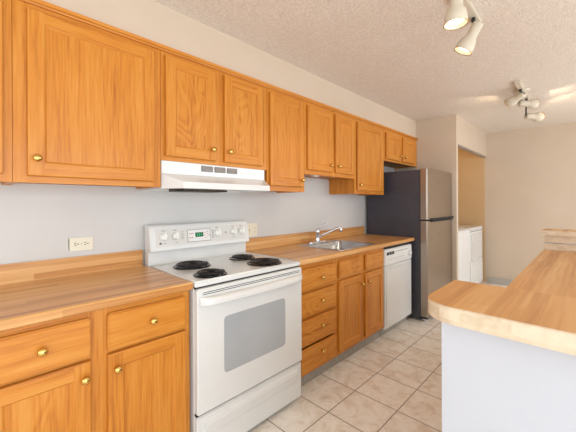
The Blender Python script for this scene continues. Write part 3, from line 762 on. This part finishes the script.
# ------------------------------------------------------------------ wall outlets
r = thing('wall_outlet', 'almond double outlet plate on the wall above the left countertop', 'outlet', (-0.33, 0, 1.078), 'wall outlets')
obj('cover_plate', B((-0.387, -0.271, -0.0065, -0.0005, 1.041, 1.113), bev=0.003), M['almond'], r)
for cx in (-0.352, -0.306):
    bm = bmesh.new(); rr_plate(bm, cx - 0.0165, cx + 0.0165, 1.061, 1.094, 0.012, -0.0085, -0.006, 0, 0.0005)
    s = obj('socket', bm, M['almond'], r)
    for dz in (-0.006, 0.006): obj('slot', B((cx - 0.010, cx - 0.001, -0.0090, -0.0080, 1.0775 + dz - 0.0017, 1.0775 + dz + 0.0017)), M['black'], s)
    bm = bmesh.new(); lathe(bm, [(0.0032, 0), (0.0032, 0.001)], align((cx + 0.007, -0.0082, 1.0775), (0, -1, 0)), 10)
    obj('slot', bm, M['black'], s)
bm = bmesh.new(); lathe(bm, [(0.003, 0), (0.002, 0.0014), (0, 0.0015)], align((-0.329, -0.0062, 1.0775), (0, -1, 0)), 10); obj('screw', bm, M['ink'], r)
r = thing('wall_outlet', 'almond switch and outlet plate on the wall right behind the stove back', 'outlet', (0.88, 0, 1.07), 'wall outlets')
obj('cover_plate', B((0.815, 0.930, -0.0065, -0.0005, 1.020, 1.132), bev=0.003), M['almond'], r)
bm = bmesh.new(); rr_plate(bm, 0.893, 0.917, 1.042, 1.110, 0.008, -0.0085, -0.006, 0, 0.0005); s = obj('socket', bm, M['almond'], r)
for z in (1.060, 1.092):
    for dx in (-0.005, 0.005): obj('slot', B((0.905 + dx - 0.001, 0.905 + dx + 0.001, -0.009, -0.008, z - 0.004, z + 0.004)), M['black'], s)
obj('switch_toggle', B((0.843, 0.853, -0.016, -0.006, 1.066, 1.088), bev=0.002), M['almond'], r)

# ------------------------------------------------------------------ peninsula with raised ledges
LY = -2.75
bm = bmesh.new()
box(bm, 0.005, 0.155, LY, -1.787, 0, 1.030)
box(bm, 2.482, 2.60, LY, -1.768, 0, 1.030)
box(bm, 0.155, 2.482, -2.38, -1.80, 0, 0.872)
struct('wall_peninsula', bm, M['white_wall'])
def round_corner_slab(x0, x1, y0, y1, rad, z0, z1, corner_low=True):
    pts = []
    for k in range(13):      # rounded corner at (x0, y1)
        t = math.radians(90 + 90 * k / 12); pts.append((x0 + rad + rad * math.cos(t), y1 - rad + rad * math.sin(t)))
    pts += [(x0, y0), (x1, y0), (x1, y1)]
    return pts
bm = bmesh.new()
prism(bm, round_corner_slab(-0.037, 0.235, LY, -1.748, 0.078, 1.031, 1.07), 1.031, 1.0695, 0.0018)
for f in bm.faces:
    if abs(f.normal.z) < 0.5: f.material_index = 1
cx = obj('bar_ledge', bm, [M['butcher'], M['butcher_edge']], None, (0.1, -2.2, 1.031))
tag(cx, 'butcher-block bar top with rounded pale edge on the white half wall in the foreground', 'bar top')
r = thing('countertop', 'long lower butcher-block countertop running away behind the foreground bar top', 'countertop', (1.3, -2.1, 0.873), 'laminate kitchen countertops')
obj('worktop', B((0.1552, 2.4818, -2.42, -1.762, 0.873, 0.915), bev=0.003), M['butcher'], r)
obj('backsplash', B((2.462, 2.4815, -2.42, -1.768, 0.9145, 0.968), bev=0.002), M['butcher_edge'], r)
obj('upper_backsplash', B((2.472, 2.4816, -2.42, -1.768, 0.974, 1.030), bev=0.001), M['butcher_edge'], r)
bm = bmesh.new(); box(bm, 2.448, 2.72, LY, -1.750, 1.031, 1.0695, 0.0018)
for f in bm.faces:
    if abs(f.normal.z) < 0.5: f.material_index = 1
tag(obj('bar_ledge', bm, [M['butcher'], M['butcher_edge']], None, (2.58, -2.2, 1.031)), 'short raised pale wood ledge at the far end of the lower countertop', 'bar top')

# ------------------------------------------------------------------ ceiling spotlight bars
def can(parent, base, d, on, L_=0.165, spot=None):
    """spot head: knuckle, narrow neck flaring into a wider bell with a bulb face"""
    d = Vector(d).normalized(); mt = align(base, d); s = L_ / 0.165
    bm = bmesh.new()
    lathe(bm, [(0.0, 0.0), (0.026 * s, 0.001), (0.030 * s, 0.006), (0.030 * s, 0.078 * s), (0.032 * s, 0.085 * s), (0.043 * s, 0.104 * s), (0.048 * s, 0.122 * s),
               (0.052 * s, 0.163 * s), (0.050 * s, 0.165 * s), (0.047 * s, 0.160 * s), (0.042 * s, 0.139 * s), (0.0, 0.140 * s)], mt, 32)
    h = obj('lamp_head', bm, M['shade'], parent)
    bm = bmesh.new(); lathe(bm, [(0.036 * s, 0.140 * s), (0.034 * s, 0.147 * s), (0.020 * s, 0.151 * s), (0, 0.152 * s)], mt, 28)
    obj('bulb', bm, M['bulb'] if on else M['bulb_dim'], h)
    bm = bmesh.new()
    tt = [mt @ Vector((0.0518 * s * math.cos(2 * PI * i / 32), 0.0518 * s * math.sin(2 * PI * i / 32), 0.164 * s)) for i in range(32)]
    tube(bm, tt, 0.0018, 6, closed=True); obj('rim', bm, M['brass'], h)
    if spot:
        l = bpy.data.lights.new('spot_bulb', 'SPOT'); l.energy = spot[0]; l.color = (1.0, 0.84, 0.62); l.spot_size = math.radians(spot[1]); l.spot_blend = 0.35
        l.shadow_soft_size = 0.03
        o = bpy.data.objects.new('spot_bulb', l); C.objects.link(o)
        p = Vector(base) + d * (0.172 * s) ; q = parent.location
        o.parent = parent; o.location = p - Vector(q); o.rotation_euler = d.to_track_quat('-Z', 'Y').to_euler()
    return h
def spot_bar(label, a, b, heads, nm='track_light'):
    a = Vector(a); b = Vector(b); c = (a + b) / 2
    r = thing(nm, label, 'ceiling light', (c.x, c.y, CEIL), 'ceiling spotlight fixtures')
    d = (b - a); L_ = d.length; ang = math.atan2(d.y, d.x)
    mt = Matrix.Translation((c.x, c.y, CEIL)) @ Matrix.Rotation(ang, 4, 'Z')
    bm = bmesh.new(); box(bm, -L_ / 2, L_ / 2, -0.022, 0.022, -0.030, -0.0005, 0.004, mtx=mt); obj('bar', bm, M['shade'], r)
    bm = bmesh.new(); lathe(bm, [(0.06, -0.020), (0.06, -0.0005)], mt, 32); obj('canopy', bm, M['shade'], r)
    for (t, base, dr, on, sp) in heads:
        p = a + d * t; base = Vector(base)
        bm = bmesh.new(); tube(bm, [(p.x, p.y, CEIL - 0.028), (p.x, p.y, CEIL - 0.05), base], 0.007, 8)
        lathe(bm, [(0.010, 0), (0.012, 0.012), (0.010, 0.024)], align((p.x, p.y, CEIL - 0.030), (0, 0, -1)), 14)
        obj('knuckle', bm, M['black'], r)
        can(r, base, dr, on, spot=sp)
    return r
spot_bar('white ceiling spotlight bar nearest the camera, lamps pointing down', (0.76, -1.545, CEIL), (1.40, -1.545, CEIL),
         [(0.12, (0.836, -1.585, 2.305), (0.0, 0.02, -1), True, (4, 95)),
          (0.84, (1.285, -1.575, 2.335), (-0.014, 0.067, -0.12), True, (8, 95))])
spot_bar('white ceiling spotlight bar farther away, lamps turned sideways along the ceiling', (2.72, -1.556, CEIL), (3.36, -1.556, CEIL),
         [(0.30, (2.935, -1.585, 2.335), (0.06, 0.12, -0.035), False, (3.2, 118)),
          (0.60, (3.09, -1.520, 2.295), (0.10, -0.12, -0.01), False, (4, 96)),
          (0.90, (3.34, -1.545, 2.215), (0.14, -0.13, -0.02), False, (4, 124))])
# warm lamp inside the laundry closet
l = bpy.data.lights.new('closet_bulb', 'POINT'); l.energy = 2.6; l.color = (1.0, 0.66, 0.32); l.shadow_soft_size = 0.06
o = bpy.data.objects.new('closet_bulb', l); C.objects.link(o); o.location = (4.4, -0.4, 2.25)
